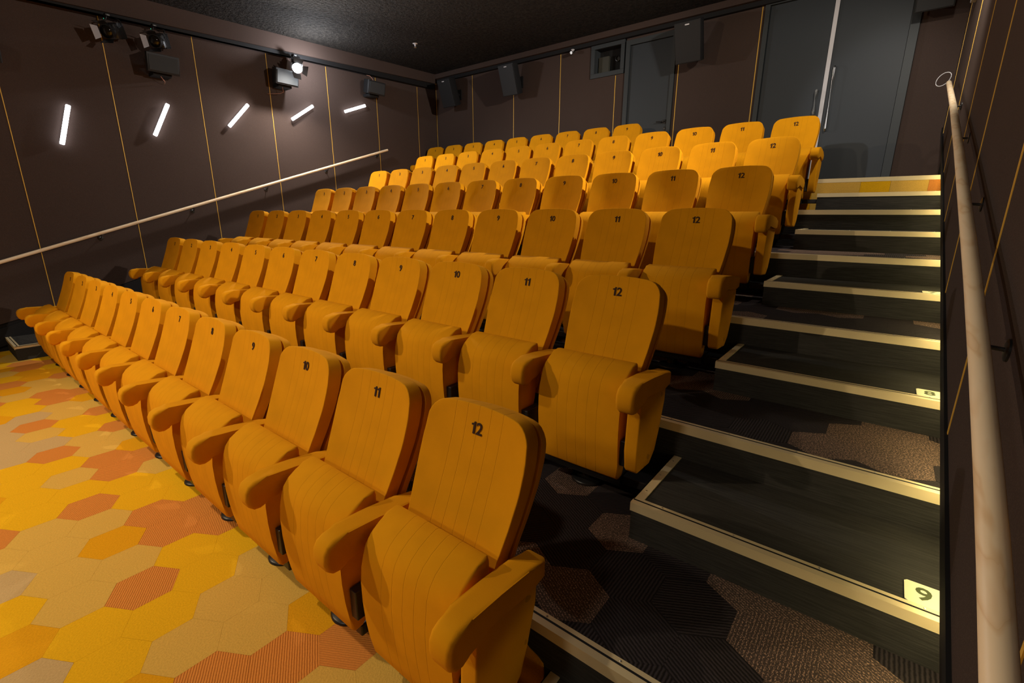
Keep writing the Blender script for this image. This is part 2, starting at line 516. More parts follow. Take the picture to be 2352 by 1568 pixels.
# the yellow floor carpet turned up the first riser behind the front row
for pts, c in (([(-0.7, 0), (-0.4205, 0), (-0.4205, 0.30), (-0.7, 0.30)], 'O'), ([(-0.4195, 0), (-0.0505, 0), (-0.0505, 0.26), (-0.235, 0.30), (-0.4195, 0.26)], 'S'),
               ([(-0.0495, 0), (0.340, 0), (0.337, 0.15), (0.333, 0.180), (0.311, 0.195), (0.274, 0.208), (0.20, 0.262), (0.10, 0.30), (-0.0495, 0.26)], 'A')):
    bm = bmesh.new(); prism(bm, pts, -0.0305, -0.0262, 'y'); obj('carpet_tile', bm, CM[c], TIERS[2])

# intermediate steps in both aisles
T_ = 0.5086
def step(k, x0, x1, left_return, right_return):
    yf = edge(k) - T_; z = top(k) - H / 2; zb = top(k) - H
    e = empty('stair_step', ((x0 + x1) / 2, yf, zb)); tag(e, kind='structure')
    ox = (x0 + x1) / 2
    bm = bmesh.new(); box(bm, x0 + 0.004 - ox, x1 - 0.004 - ox, -0.014, T_ - 0.027, 0.0, H / 2 - 0.004)
    obj('step_body', bm, M['riser'], e)
    nosing(e, x0 - ox, x1 - ox, -0.018, H / 2, 0.048, 0.038)
    for flag, xa, xb in ((left_return, x0, x0 + 0.04), (right_return, x1 - 0.04, x1)):
        if flag:
            bm = bmesh.new()
            xo = xa if flag == 1 and xa == x0 else xb - 0.004
            box(bm, xa - ox, xb - ox, 0.03, T_ - 0.028, H / 2 - 0.004, H / 2 + 0.001)
            box(bm, xo - ox - (0.0 if xo == xa else 0), xo - ox + 0.004, -0.014, T_ - 0.028, H / 2 - 0.03, H / 2 + 0.001)
            r_ = obj('side_nosing', bm, M['nosing'], e)
            bm = bmesh.new()
            for yy in (0.1, 0.26, 0.42):
                lathe(bm, [(0.0035, 0), (0.0035, 0.0016), (0.002, 0.0022)], 8, ((xa + xb) / 2 - ox, yy, H / 2 + 0.001))
            s = obj('screw_heads', bm, M['steel'], r_); tag(s, kind='stuff')
    return e
for k in range(2, 8):
    step(k, XI_R, XR, 1, 0)
    if k < 7: step(k, W, XI_L, 0, 1)

# ------------------------------------------------------------------ walls
def wall_shell(name, fn):
    bm = bmesh.new(); fn(bm); o = obj(name, bm, M['black_matt']); tag(o, kind='structure'); return o
wl = wall_shell('wall_left', lambda b: box(b, W - 0.15, W - 0.02, YF, YB + 0.15, -0.12, 4.9))
wr = wall_shell('wall_right', lambda b: box(b, XR, XR + 0.15, YF, YB + 0.15, -0.12, 4.9))
wf = wall_shell('wall_front', lambda b: box(b, W - 0.15, XR + 0.15, YF - 0.15, YF, -0.12, 4.9))
# left wall panels with gold strips
def lpan(y): return NL(y) + 0.12 if y > -0.8 else NL(-0.8) + 0.12
ys = [-0.0124 + 1.0606 * i for i in range(-6, 7)]
edges_l = [YF] + ys + [YB]
for a, b in zip(edges_l, edges_l[1:]):
    bm = bmesh.new()
    g = 0.005
    pts = [(a + g, lpan(a)), (b - g, lpan(b)), (b - g, CZ(b) - 0.02), (a + g, CZ(a) - 0.02)]
    prism(bm, pts, W - 0.02, W, 'x')
    obj('wall_panel', bm, M['wall'], wl)
for y in ys:
    bm = bmesh.new(); box(bm, W - 0.02, W + 0.002, y - 0.0038, y + 0.0038, lpan(y), 4.06 + 0.0335 * y)
    obj('panel_strip', bm, M['gold'], wl)
bm = bmesh.new(); prism(bm, [(YF, -0.0), (YF, lpan(YF) - 0.01), (-0.8, lpan(-0.8) - 0.01), (YB, lpan(YB) - 0.01), (YB, lpan(YB) - 0.5), (-0.8, -0.0)], W - 0.02, W + 0.012, 'x')
o = obj('baseboard_left', bm, M['black_matt']); tag(o, kind='structure')
# right wall panels
def rpan(y): return max(NL(y) + 0.115, 0.115 + NL(-0.9))
yr = [-0.14 + 1.28 * i for i in range(-4, 6)]
yr = [-5.2, -3.9, -2.6, -1.3, -0.07, 1.17, 2.37, 3.53, 4.86, 6.55]
edges_r = [YF] + yr + [YB]
for a, b in zip(edges_r, edges_r[1:]):
    bm = bmesh.new(); g = 0.005
    prism(bm, [(a + g, rpan(a)), (b - g, rpan(b)), (b - g, CZ(b) - 0.02), (a + g, CZ(a) - 0.02)], XPR, XR, 'x')
    obj('wall_panel', bm, M['wall'], wr)
for y in yr:
    bm = bmesh.new(); box(bm, XPR - 0.003, XR, y - 0.006, y + 0.006, rpan(y), CZ(y) - 0.1)
    obj('panel_strip', bm, M['gold'], wr)
# sloping black trim with the LED strip beneath it
bm = bmesh.new(); prism(bm, [(-0.9, rpan(-0.9) - 0.015), (YB, NL(YB) + 0.10), (YB, NL(YB) + 0.165), (-0.9, rpan(-0.9) + 0.05)], 1.303, XR, 'x')
trim = obj('trim_1', bm, M['black_matt']); tag(trim, kind='structure')
bm = bmesh.new(); prism(bm, [(-0.85, NL(-0.85) + 0.096), (5.6, NL(5.6) + 0.096), (5.6, NL(5.6) + 0.0995), (-0.85, NL(-0.85) + 0.0995)], 1.335, 1.347, 'x')
obj('led_strip', bm, M['led'], trim)

# back wall: openings for the booth window and the two doors
LZ = top(7)
def bwbox(bm, x0, x1, z0, z1, y0=YB, y1=YB + 0.12): box(bm, x0, x1, y0, y1, z0, z1)
wb = wall_shell('wall_back', lambda b: (bwbox(b, W - 0.15, XR + 0.15, LZ - 0.3, LZ, YB + 0.02, YB + 0.2),
    bwbox(b, W - 0.15, -3.44, LZ, 4.9, YB + 0.02, YB + 0.2),
    bwbox(b, -3.44, -2.94, LZ, 3.99, YB + 0.02, YB + 0.2), bwbox(b, -3.44, -2.94, 4.37, 4.9, YB + 0.02, YB + 0.2),
    bwbox(b, -2.94, XR + 0.15, LZ, 4.9, YB + 0.02, YB + 0.2)))
sx = [-7.38, -6.29, -5.207, -4.136, -3.036, -1.974, -0.86]
top_b = 4.42
pans = [(W, sx[0]), (sx[0], sx[1]), (sx[1], sx[2]), (sx[2], sx[3])]
for a, b in pans:
    bm = bmesh.new(); box(bm, a + 0.004, b - 0.004, YB, YB + 0.02, LZ, CZ(YB)); obj('wall_panel', bm, M['wall'], wb)
for (a, b, z0, z1) in ((sx[3] + .004, -3.51, LZ, 4.58), (-3.51, sx[4] - .004, LZ, 3.93), (sx[4] + .004, -2.865, LZ, 3.93), (-3.51, -2.865, 4.46, 4.58),
                       (-2.865, -2.02, 4.40, 4.58), (-2.02, sx[5] - .004, LZ, 4.58), (sx[5] + .004, sx[6] - .004, LZ, 4.58), (sx[6] + .004, -0.825, LZ, 4.58), (0.90, XR, LZ, 4.58), (-0.825, 0.90, 4.50, 4.58)):
    bm = bmesh.new(); box(bm, a, b, YB, YB + 0.02, z0, z1); obj('wall_panel', bm, M['wall'], wb)
for i, x in enumerate(sx):
    z1 = 3.92 if i == 4 else top_b + 0.02
    bm = bmesh.new(); box(bm, x - 0.0048, x + 0.0048, YB - 0.002, YB + 0.02, LZ, z1); obj('panel_strip', bm, M['gold'], wb)

# ceiling, soffits, trunking
bm = bmesh.new(); prism(bm, [(YF - 0.15, CZ(YF)), (YB + 0.2, CZ(YB)), (YB + 0.2, CZ(YB) + 0.15), (YF - 0.15, CZ(YF) + 0.15)], W - 0.15, XR + 0.15, 'x')
o = obj('ceiling', bm, M['ceil']); tag(o, kind='structure')
SB = lambda y: 4.10 + 0.0475 * (y - 0.588)
bm = bmesh.new(); prism(bm, [(YF, SB(YF)), (YB - 0.12, SB(YB)), (YB - 0.12, CZ(YB)), (YF, CZ(YF))], W, -7.27, 'x')
o = obj('trim_2', bm, M['wall']); tag(o, kind='structure')
bm = bmesh.new(); box(bm, W, XR, YB - 0.12, YB - 0.0005, 4.49, CZ(YB) - 0.001)
o = obj('trim_3', bm, M['wall']); tag(o, kind='structure')
bm = bmesh.new(); prism(bm, [(YF, SB(YF) + .25), (YB - 0.12, SB(YB) + .12), (YB - 0.12, CZ(YB)), (YF, CZ(YF))], 1.19, XPR, 'x')
o = obj('trim_4', bm, M['wall']); tag(o, kind='structure')
TB = lambda y: 4.078 + 0.0352 * (y - 0.667)
bm = bmesh.new(); prism(bm, [(-6, TB(-6)), (YB - 0.121, TB(YB)), (YB - 0.121, SB(YB) - 0.002), (-6, SB(-6) - 0.002)], W + 0.001, -7.30, 'x')
o = obj('ceiling_trunking', bm, M['black_matt']); tag(o, 'long black cable trunking under the brown soffit of the left wall', 'trunking')
bm = bmesh.new(); box(bm, -7.27, 1.18, YB - 0.07, YB - 0.001, 4.43, 4.488)
o = obj('ceiling_trunking', bm, M['black_matt']); tag(o, 'long black cable trunking under the brown soffit of the back wall', 'trunking')

# ------------------------------------------------------------------ doors and booth window
d1 = empty('door_1', (-2.43, YB, LZ)); tag(d1, kind='structure')
def pbox(name, parent, mt, x0, x1, y0, y1, z0, z1, bev=0.0):
    bm = bmesh.new(); box(bm, x0, x1, y0, y1, z0, z1, bev); return obj(name, bm, mt, parent)
ox = 2.43
lf = pbox('door_leaf', d1, M['door'], -2.785 + ox, -2.09 + ox, 0.002, 0.02, 0.0, 2.26)
pbox('door_frame', d1, M['frame'], -2.86 + ox, -2.79 + ox, -0.03, 0.02, 0, 2.34)
pbox('door_frame', d1, M['frame'], -2.085 + ox, -2.025 + ox, -0.03, 0.02, 0, 2.34)
pbox('door_frame', d1, M['frame'], -2.79 + ox, -2.085 + ox, -0.03, 0.02, 2.265, 2.34)
bm = bmesh.new()
tube(bm, [(-2.135 + ox, 0.004, 1.06), (-2.135 + ox, -0.05, 1.06)], 0.012); tube(bm, [(-2.13 + ox, -0.045, 1.06), (-2.25 + ox, -0.045, 1.06)], 0.009)
box(bm, -2.165 + ox, -2.105 + ox, -0.006, 0.002, 1.03, 1.09, 0.003)
obj('door_handle', bm, M['black'], lf, True, 40)
bm = bmesh.new(); lathe(bm, [(0.024, 0), (0.024, 0.01), (0.012, 0.012)], 20)
o = obj('lock_rosette', bm, M['black'], lf, True, 40); o.rotation_euler = (R(90), 0, 0); o.location = (-2.125 + ox, 0.004, 0.96)

win = empty('window_1', (-3.19, YB, 4.18)); tag(win, kind='structure')
for a in ((-0.32, 0.30, 0.19, 0.27), (-0.32, 0.30, -0.25, -0.18), (-0.32, -0.25, -0.18, 0.19), (0.235, 0.30, -0.18, 0.19)):
    pbox('window_frame', win, M['frame'], a[0], a[1], -0.022, 0.02, a[2], a[3], 0.003)
pbox('window_reveal', win, M['frame'], -0.25, -0.24, 0.02, 0.2, -0.18, 0.19)
pbox('window_pane', win, M['glass'], -0.24, 0.235, 0.165, 0.170, -0.18, 0.19)
pbox('booth_cabinet', win, M['dim'], -0.22, -0.03, 0.08, 0.14, -0.18, 0.085, 0.003)
bm = bmesh.new(); lathe(bm, [(0.045, 0), (0.045, 0.03), (0.034, 0.034), (0.03, 0.012)], 24)
o = obj('projector_lens', bm, M['black'], win, True, 40); o.rotation_euler = (R(90), 0, 0); o.location = (0.12, 0.14, 0.03)

d2 = empty('door_2', (0.04, YB, LZ)); tag(d2, kind='structure')
ox = -0.04
l1 = pbox('door_leaf', d2, M['door'], -0.755 + ox, -0.002 + ox, 0.004, 0.02, 0.0, 2.36)
l2 = pbox('door_leaf', d2, M['door'], 0.052 + ox, 0.80 + ox, 0.0, 0.02, 0.0, 2.44)
ed = pbox('door_edge', d2, M['white'], 0.0 + ox, 0.048 + ox, -0.02, 0.02, 0.0, 2.44, 0.002); ed['label'] = 'white meeting edge between the leaves'
pbox('door_frame', d2, M['frame'], -0.82 + ox, -0.76 + ox, -0.03, 0.02, 0, 2.44)
pbox('door_frame', d2, M['frame'], 0.805 + ox, 0.895 + ox, -0.03, 0.02, 0, 2.44)
pbox('door_frame', d2, M['frame'], -0.76 + ox, -0.002 + ox, -0.03, 0.02, 2.365, 2.44)
def pull(parent, x, z0, z1, r_, mt):
    bm = bmesh.new()
    tube(bm, [(x, 0.004, z0), (x, -0.045, z0), (x, -0.06, z0 + 0.02), (x, -0.06, z1 - 0.02), (x, -0.045, z1), (x, 0.004, z1)], r_, 12)
    return obj('pull_handle', bm, mt, parent, True, 50)
pull(l1, -0.06 + ox, 2.985 - LZ, 3.27 - LZ, 0.013, mat('grey_handle', (0.30, 0.31, 0.31), 0.4))
pull(l2, 0.105 + ox, 2.76 - LZ, 3.53 - LZ, 0.011, M['steel'])

# ------------------------------------------------------------------ seats
def yprof(z):
    T = [(.36, .845), (.40, .86), (.5, .895), (.6, .935), (.7, .98), (.8, 1.022), (.9, 1.058), (1.0, 1.086), (1.04, 1.094)]
    for (a, b), (c, d) in zip(T, T[1:]):
        if z <= c: return b + (d - b) * (z - a) / (c - a)
    return T[-1][1]
def wprof(z):
    T = [(.36, .196), (.5, .205), (.6, .213), (.7, .225), (.8, .233), (.88, .233), (.95, .226), (1.03, .215)]
    for (a, b), (c, d) in zip(T, T[1:]):
        if z <= c: return b + (d - b) * (z - a) / (c - a)
    return T[-1][1]
def slab(bm, zb, zt, off, thick, grow=0.0, drop=0.085, bev=0.02, nx=16, nz=18, wing=0.020, taper=0.0):
    F, B = [], []
    cr = 0.058; u0 = 1 - cr / 0.215
    for j in range(nz + 1):
        t = (j / nz) ** 0.9
        rf, rb = [], []
        for i in range(nx + 1):
            u = math.sin((-1 + 2 * i / nx) * math.pi / 2 * 0.96) / math.sin(math.pi / 2 * 0.96)
            q = max(0.0, (abs(u) - u0) / (1 - u0))
            ztop = zt - 0.016 * u * u - cr * (1 - math.sqrt(max(0.0, 1 - q * q * 0.985)))
            z = zb + t * (ztop - zb)
            x = u * (wprof(z) + grow)
            y = yprof(z) - wing * abs(u) ** 2.6 + wing * 0.35
            rf.append(bm.verts.new((x, y + off, z)))
            rb.append(bm.verts.new((x * (1 - taper), yprof(z) + off + thick - 0.018 * abs(u) ** 3, z - 0.016 * t ** 3)))
        F.append(rf); B.append(rb)
    for j in range(nz):
        for i in range(nx):
            bm.faces.new((F[j][i], F[j][i + 1], F[j + 1][i + 1], F[j + 1][i]))
            bm.faces.new((B[j][i], B[j + 1][i], B[j + 1][i + 1], B[j][i + 1]))
    edges = []
    def strip(a, b):
        for i in range(len(a) - 1):
            f = bm.faces.new((a[i], b[i], b[i + 1], a[i + 1]))
            edges.append(bm.edges.get((a[i], a[i + 1]))); edges.append(bm.edges.get((b[i], b[i + 1])))
    strip(F[0], B[0]); strip(F[-1], B[-1])
    strip([r_[0] for r_ in F], [r_[0] for r_ in B]); strip([r_[-1] for r_ in F], [r_[-1] for r_ in B])
    bmesh.ops.recalc_face_normals(bm, faces=bm.faces[:])
    bmesh.ops.bevel(bm, geom=[e for e in edges if e], offset=bev, segments=4, profile=0.5, affect='EDGES', clamp_overlap=True)

def first_seat():
    root = empty('cinema_seat', (0, 0, 0))
    bm = bmesh.new(); slab(bm, 0.40, 1.022, 0.0, 0.070, bev=0.013, nx=20)
    obj('backrest', bm, M['pad'], root, True, 60)
    bm = bmesh.new(); slab(bm, 0.36, 0.997, 0.0725, 0.056, grow=0.001, bev=0.015, nx=20, wing=0.0, taper=0.03)
    obj('back_shell', bm, M['fab'], root, True, 60)
    bm = bmesh.new()
    prof = [(.722, .500), (.728, .545), (.741, .582), (.766, .613), (.80, .636), (.838, .652), (.870, .661), (.886, .658), (.891, .640), (.884, .545), (.862, .36), (.800, .136), (.785, .123),
            (.752, .120), (.740, .132), (.730, .20), (.720, .28), (.715, .36), (.715, .44)]
    prism(bm, prof, -0.217, 0.217, 'x', bev=0.011, seg=3, nseg=2)
    obj('seat_cushion', bm, M['pad'], root, True, 50)
    # number goes here per seat
    arm_prof = [(1.045, .600), (1.045, .533), (.97, .535), (.76, .556), (.730, .560), (.714, .553), (.701, .537), (.685, .519), (.660, .510), (.636, .513), (.618, .530),
                (.609, .560), (.611, .595), (.624, .619), (.65, .633), (.70, .638), (.82, .630), (.95, .615)]
    bm = bmesh.new(); prism(bm, arm_prof, 0.2385, 0.3215, 'x', bev=0.017, seg=4)
    obj('armrest', bm, M['fab'], root, True, 50)
    bm = bmesh.new(); prism(bm, [(.720, .554), (1.005, .531), (.995, .47), (.955, .33), (.925, .235), (.868, .188), (.735, .196), (.721, .212), (.714, .30)], 0.252, 0.3135, 'x', bev=0.009, seg=3)
    obj('side_panel', bm, M['fab_side'], root, True, 45)
    bm = bmesh.new(); prism(bm, [(.845, .553), (1.005, .531), (.995, .47), (.955, .33), (.925, .21), (.868, .165), (.845, .165)], 0.262, 0.298, 'x', bev=0.006, seg=2)
    obj('arm_support', bm, M['fab'], root, True, 45)
    bm = bmesh.new()
    box(bm, 0.221, 0.2595, 0.738, 0.86, 0.205, 0.330, 0.004)
    obj('hinge_box', bm, M['black'], root)
    bm = bmesh.new()
    box(bm, -0.215, 0.215, 0.775, 0.925, 0.072, 0.124, 0.006)
    box(bm, 0.2155, 0.3445, 0.80, 0.92, 0.078, 0.120, 0.004)
    obj('under_frame', bm, M['black'], root)
    bm = bmesh.new()
    lathe(bm, [(0.088, 0.0), (0.088, 0.006), (0.080, 0.013), (0.05, 0.017), (0.034, 0.024), (0.030, 0.04), (0.030, 0.075)], 32, (0, 0.868, 0))
    obj('pedestal', bm, M['black'], root, True, 50)
    return root

def digit_mesh(txt, size, mt, offset=0.008, extrude=0.0006):
    cu = bpy.data.curves.new('seat_number', 'FONT'); cu.body = txt; cu.size = size
    cu.align_x = 'CENTER'; cu.align_y = 'CENTER'; cu.extrude = extrude; cu.offset = offset
    cu.resolution_u = 3; cu.space_character = 0.92
    o_ = bpy.data.objects.new('tmp_text', cu); COL.objects.link(o_)
    dg = bpy.context.evaluated_depsgraph_get(); dg.update()
    me = bpy.data.meshes.new_from_object(o_.evaluated_get(dg)); me.name = 'seat_number'
    me.materials.clear(); me.materials.append(mt)
    bpy.data.objects.remove(o_); bpy.data.curves.remove(cu)
    return me
def number_mesh(txt, h, mt):
    # the ones get a plain flag like the embroidery's
    bm = bmesh.new(); sw = h * 0.215; gap = h * 0.11; x = 0.0
    for ch in txt:
        if ch == '1':
            st = x + h * 0.20
            pts = [(st, 0), (st + sw, 0), (st + sw, h), (st + sw * 0.35, h), (st + sw * 0.1, h * 0.90), (st - h * 0.06, h * 0.84), (st - h * 0.20, h * 0.82), (st - h * 0.20, h * 0.68), (st, h * 0.68)]
            prism(bm, pts, -0.0006, 0.0006, 'z'); x = st + sw + gap
        else:
            me = digit_mesh(ch, h / 0.73, mt, 0.0010)
            xs = [v.co.x for v in me.vertices]; ysv = [v.co.y for v in me.vertices]
            b2 = bmesh.new(); b2.from_mesh(me); bpy.data.meshes.remove(me)
            bmesh.ops.translate(b2, verts=b2.verts[:], vec=(x - min(xs), h / 2 - (min(ysv) + max(ysv)) / 2, 0))
            x += max(xs) - min(xs) + gap; merge(bm, b2)
    bmesh.ops.translate(bm, verts=bm.verts[:], vec=(-(x - gap) / 2, -h / 2, 0))
    bmesh.ops.recalc_face_normals(bm, faces=bm.faces[:])
    me = bpy.data.meshes.new('seat_number'); bm.to_mesh(me); bm.free(); me.materials.append(mt)
    return me
NUM = {n_: number_mesh(str(n_), 0.043, M['number']) for n_ in range(1, 13)}
slope = math.atan2(yprof(.97) - yprof(.92), 0.05)
WORDS = dict(enumerate('zero one two three four five six seven eight nine ten eleven twelve'.split()))
ORD = {1: 'front row', 2: 'second row', 3: 'third row', 4: 'fourth row', 5: 'fifth row', 6: 'sixth row', 7: 'short back row'}
proto = first_seat()
parts = list(proto.children)
def put_seat(k, n_):
    global proto
    yo = {1: .014, 2: .0025, 3: -.0063, 4: -.0137, 5: -.0097, 6: -.0109, 7: .0241}[k]
    xo = {1: .0126, 2: -.0045, 3: .0106, 4: -.0025, 5: -.0066, 6: -.0096, 7: -.9086}[k]
    if k == 1 and n_ == 12: r_ = proto
    else:
        r_ = proto.copy(); COL.objects.link(r_)
        endseat = (k < 7 and n_ == 12) or (k == 7 and n_ == 9)
        for p in parts:
            if p.name.startswith('arm_support' if endseat else 'side_panel'): continue
            c = p.copy(); COL.objects.link(c); c.parent = r_
    r_.location = ((n_ - 12) * 0.56 + xo, edge(k) + yo, top(k))
    nm = bpy.data.objects.new('seat_number', NUM[n_]); COL.objects.link(nm); nm.parent = r_
    nm.location = (0, yprof(.945) + 0.0045, .945)
    nm.rotation_euler = (R(90) - slope, 0, 0)
    end = (k < 7 and n_ == 12) or (k == 7 and n_ == 9)
    if n_ == 1:
        for nmx in ('armrest', 'side_panel'):
            src = [p for p in parts if p.name.startswith(nmx)][0]
            c = src.copy(); COL.objects.link(c); c.parent = r_; c.location = (-0.56, 0, 0)
    where = ''
    if n_ == 12: where = ', at the aisle steps' if k > 1 else ', at the aisle'
    elif n_ == 1: where = ', at the left wall end'
    elif k == 7 and n_ == 9: where = ', last one before the double door'
    tag(r_, 'mustard cinema seat numbered %s in the %s%s' % (WORDS[n_], ORD[k], where), 'cinema seat', 'rows of mustard yellow cinema seats')
for k in range(1, 8):
    for n_ in range(12 if k < 7 else 9, 0, -1):
        put_seat(k, n_)
for p in list(proto.children):
    if p.name.startswith('arm_support'): bpy.data.objects.remove(p)

# ------------------------------------------------------------------ handrails
def handrail(name, pts, label, brackets, side, r_=0.021):
    e = empty(name, pts[0]); tag(e, label, 'handrail', 'pine handrails')
    o0 = Vector(pts[0])
    bm = bmesh.new(); tube(bm, [Vector(p) - o0 for p in pts], r_, 20)
    obj('rail', bm, M['wood'], e, True, 50)
    for (y, z, x, xw) in brackets:
        bm = bmesh.new()
        tube(bm, [(x, y, z - r_ + 0.002), (x, y, z - 0.045), (x + (xw - x) * 0.35, y, z - 0.066), (xw, y, z - 0.070)], 0.006, 10)
        box(bm, x - 0.012, x + 0.012, y - 0.03, y + 0.03, z - r_ - 0.002, z - r_ + 0.003, 0.001)
        b2 = bmesh.new(); lathe(b2, [(0.030, 0), (0.030, 0.005), (0.02, 0.008)], 20)
        bmesh.ops.transform(b2, matrix=Matrix.Translation((xw, y, z - 0.07)) @ Matrix.Rotation(R(-90 if side > 0 else 90), 4, 'Y'), verts=b2.verts[:])
        merge(bm, b2)
        bmesh.ops.translate(bm, verts=bm.verts[:], vec=-o0)
        obj('wall_bracket', bm, M['black'], e, True, 40)
    return e
XRAIL = 1.240
rp = [(-1.05, 0.735), (-0.62, 0.915), (-0.296, 1.046), (-0.13, 1.118), (0.05, 1.190), (0.386, 1.312), (0.859, 1.474), (1.685, 1.738), (2.54, 2.010), (4.0, 2.455), (5.75, 2.955)]
def rz(y):
    for (a, b), (c, d) in zip(rp, rp[1:]):
        if y <= c: return b + (d - b) * (y - a) / (c - a)
RAIL_R = handrail('handrail', [(XRAIL, y, z) for y, z in rp], 'pale pine round handrail on the right wall beside the aisle steps', [(y, rz(y), XRAIL, XPR) for y in (-0.5, 0.62, 1.80, 3.15, 4.5)], 1)
lz = lambda y: 1.217 + 0.3156 * (y - 0.015)
XL = -7.325
handrail('handrail', [(XL, -1.6, lz(-1.6)), (XL, 2.0, lz(2.0)), (XL, 5.43, lz(5.43))], 'pale pine round handrail climbing the left wall', [(y, lz(y), XL, W) for y in (-0.55, 0.6, 1.756, 2.908, 4.05, 5.2)], -1)

# white cable loop by the top of the right rail
bm = bmesh.new()
pts = [(0.055 * math.cos(a) - 0.028, 0.02 * math.sin(a * 0.5), 0.058 * math.sin(a) + 0.02 * math.cos(a)) for a in [i * 2 * math.pi / 28 for i in range(29)]]
tube(bm, pts, 0.0035, 8)
o = obj('cable_loop', bm, M['white'], RAIL_R, True); o.location = Vector((1.222, 5.80, 3.005)) - RAIL_R.location; o['label'] = 'white cable loop at its upper end'

# ------------------------------------------------------------------ step number plates
for k, ch in ((3, '9'), (4, '8'), (5, '7')):
    z = top(k) - H / 2
    bm = bmesh.new()
    hx, hy = 0.062, 0.055
    c = 0.008
    pts = [(-hx + c, -hy), (hx - c, -hy), (hx, -hy + c), (hx, hy - c), (hx - c, hy), (-hx + c, hy), (-hx, hy - c), (-hx, -hy + c)]
    prism(bm, pts, 0.0, 0.002, 'z')
    o = obj('row_number_plate', bm, M['plate'])
    o.location = (1.247 + hx - 0.004, edge(k) - T_ + 0.032 + hy, z - 0.002)
    nm = bpy.data.objects.new('plate_number', digit_mesh(ch, 0.088, M['ink'], 0.0016)); COL.objects.link(nm); nm.parent = o
    nm.location = (-0.014, 0.0, 0.0021)
    tag(o, 'cream plate with the row number %s stuck on a black step' % {'9': 'nine', '8': 'eight', '7': 'seven'}[ch], 'number plate', 'row number plates on the steps')

# ------------------------------------------------------------------ tube lights on the left wall
TL = [((0.56, 2.969), (0.416, 2.494)), ((1.655, 3.16), (1.432, 2.718)), ((2.772, 3.337), (2.442, 2.972)), ((3.891, 3.5), (3.478, 3.221)), ((4.988, 3.685), (4.524, 3.506))]
TLAB = ['white tube light nearest the screen, nearly upright on the left wall', 'white tube light leaning slightly, below the unlit stage lights',
        'white tube light in the middle of the five, leaning halfway over', 'white tube light below the lit spotlight, crossed by the speaker shadow', 'white tube light nearest the back wall, tilted almost flat']
for (a, b), lab in zip(TL, TLAB):
    a = Vector((W + 0.04, *a)); b = Vector((W + 0.04, *b))
    c = (a + b) / 2
    e = empty('tube_light', c); tag(e, lab, 'wall light', 'tube lights on the left wall')
    d = (a - b).normalized(); L = (a - b).length
    side = Vector((1, 0, 0)).cross(d)
    m3 = Matrix((Vector((1, 0, 0)), side, d)).transposed()
    bm = bmesh.new(); obox(bm, Vector((0, 0, 0)), (0.017, 0.024, L / 2), m3, 0.009); obj('diffuser', bm, M['tube'], e, True, 60)
    bm = bmesh.new(); obox(bm, Vector((-0.027, 0, 0)), (0.012, 0.018, L / 2 - 0.02), m3, 0.002); obj('back_plate', bm, M['black_matt'], e)

# ------------------------------------------------------------------ speakers
def wall_speaker(loc, label, cable):
    e = empty('wall_speaker', loc); tag(e, label, 'speaker', 'small speakers on the left wall')
    tilt = Matrix.Rotation(R(14), 3, 'Y')
    bm = bmesh.new()
    b2 = bmesh.new()
    # wedge cabinet: wide grille side faces the room
    prism(b2, [(-0.14, -0.14), (-0.14, 0.14), (0.06, 0.195), (0.085, 0.185), (0.085, -0.185), (0.06, -0.195)], -0.115, 0.115, 'z', bev=0.006, seg=2)
    bmesh.ops.transform(b2, matrix=tilt.to_4x4(), verts=b2.verts[:]); merge(bm, b2)
    obj('cabinet', bm, M['spk'], e, True, 30)
    bm = bmesh.new(); obox(bm, tilt @ Vector((0.088, 0, 0)), (0.004, 0.170, 0.092), tilt, 0.002); obj('grille', bm, M['grille'], e)
    bm = bmesh.new(); box(bm, -0.225, -0.205, -0.05, 0.05, -0.09, 0.09, 0.003); tube(bm, [(-0.21, 0, 0), (-0.12, 0, 0.0)], 0.02, 12)
    box(bm, -0.21, -0.02, -0.11, 0.11, -0.150, -0.108, 0.003)
    obj('bracket', bm, M['black_matt'], e)
    bm = bmesh.new(); tube(bm, cable, 0.0035, 8); obj('cable', bm, M['copper'], e, True)
X0 = W + 0.226
wall_speaker((X0, 1.60, 3.63), 'small black speaker with a grey grille below the dark stage lights', [(-0.05, -0.03, -0.13), (-0.06, 0.0, -0.17), (-0.10, 0.04, -0.20), (-0.19, 0.06, -0.21)])
wall_speaker((X0, 3.335, 3.815), 'small black speaker beside the lit spotlight on the left wall', [(-0.03, -0.05, -0.13), (-0.04, -0.03, -0.22), (-0.10, -0.06, -0.24), (-0.20, -0.22, -0.26)])
wall_speaker((X0, 5.09, 3.99), 'small black speaker on the left wall near the back corner', [(-0.05, 0.03, 0.11), (-0.08, 0.03, 0.17), (-0.12, 0.0, 0.22), (-0.19, -0.02, 0.24)])
wall_speaker((X0, -0.165, 3.41), 'small black speaker cut off by the left picture edge', [(-0.05, -0.03, -0.13), (-0.06, 0.0, -0.17), (-0.10, 0.04, -0.20), (-0.19, 0.06, -0.21)])

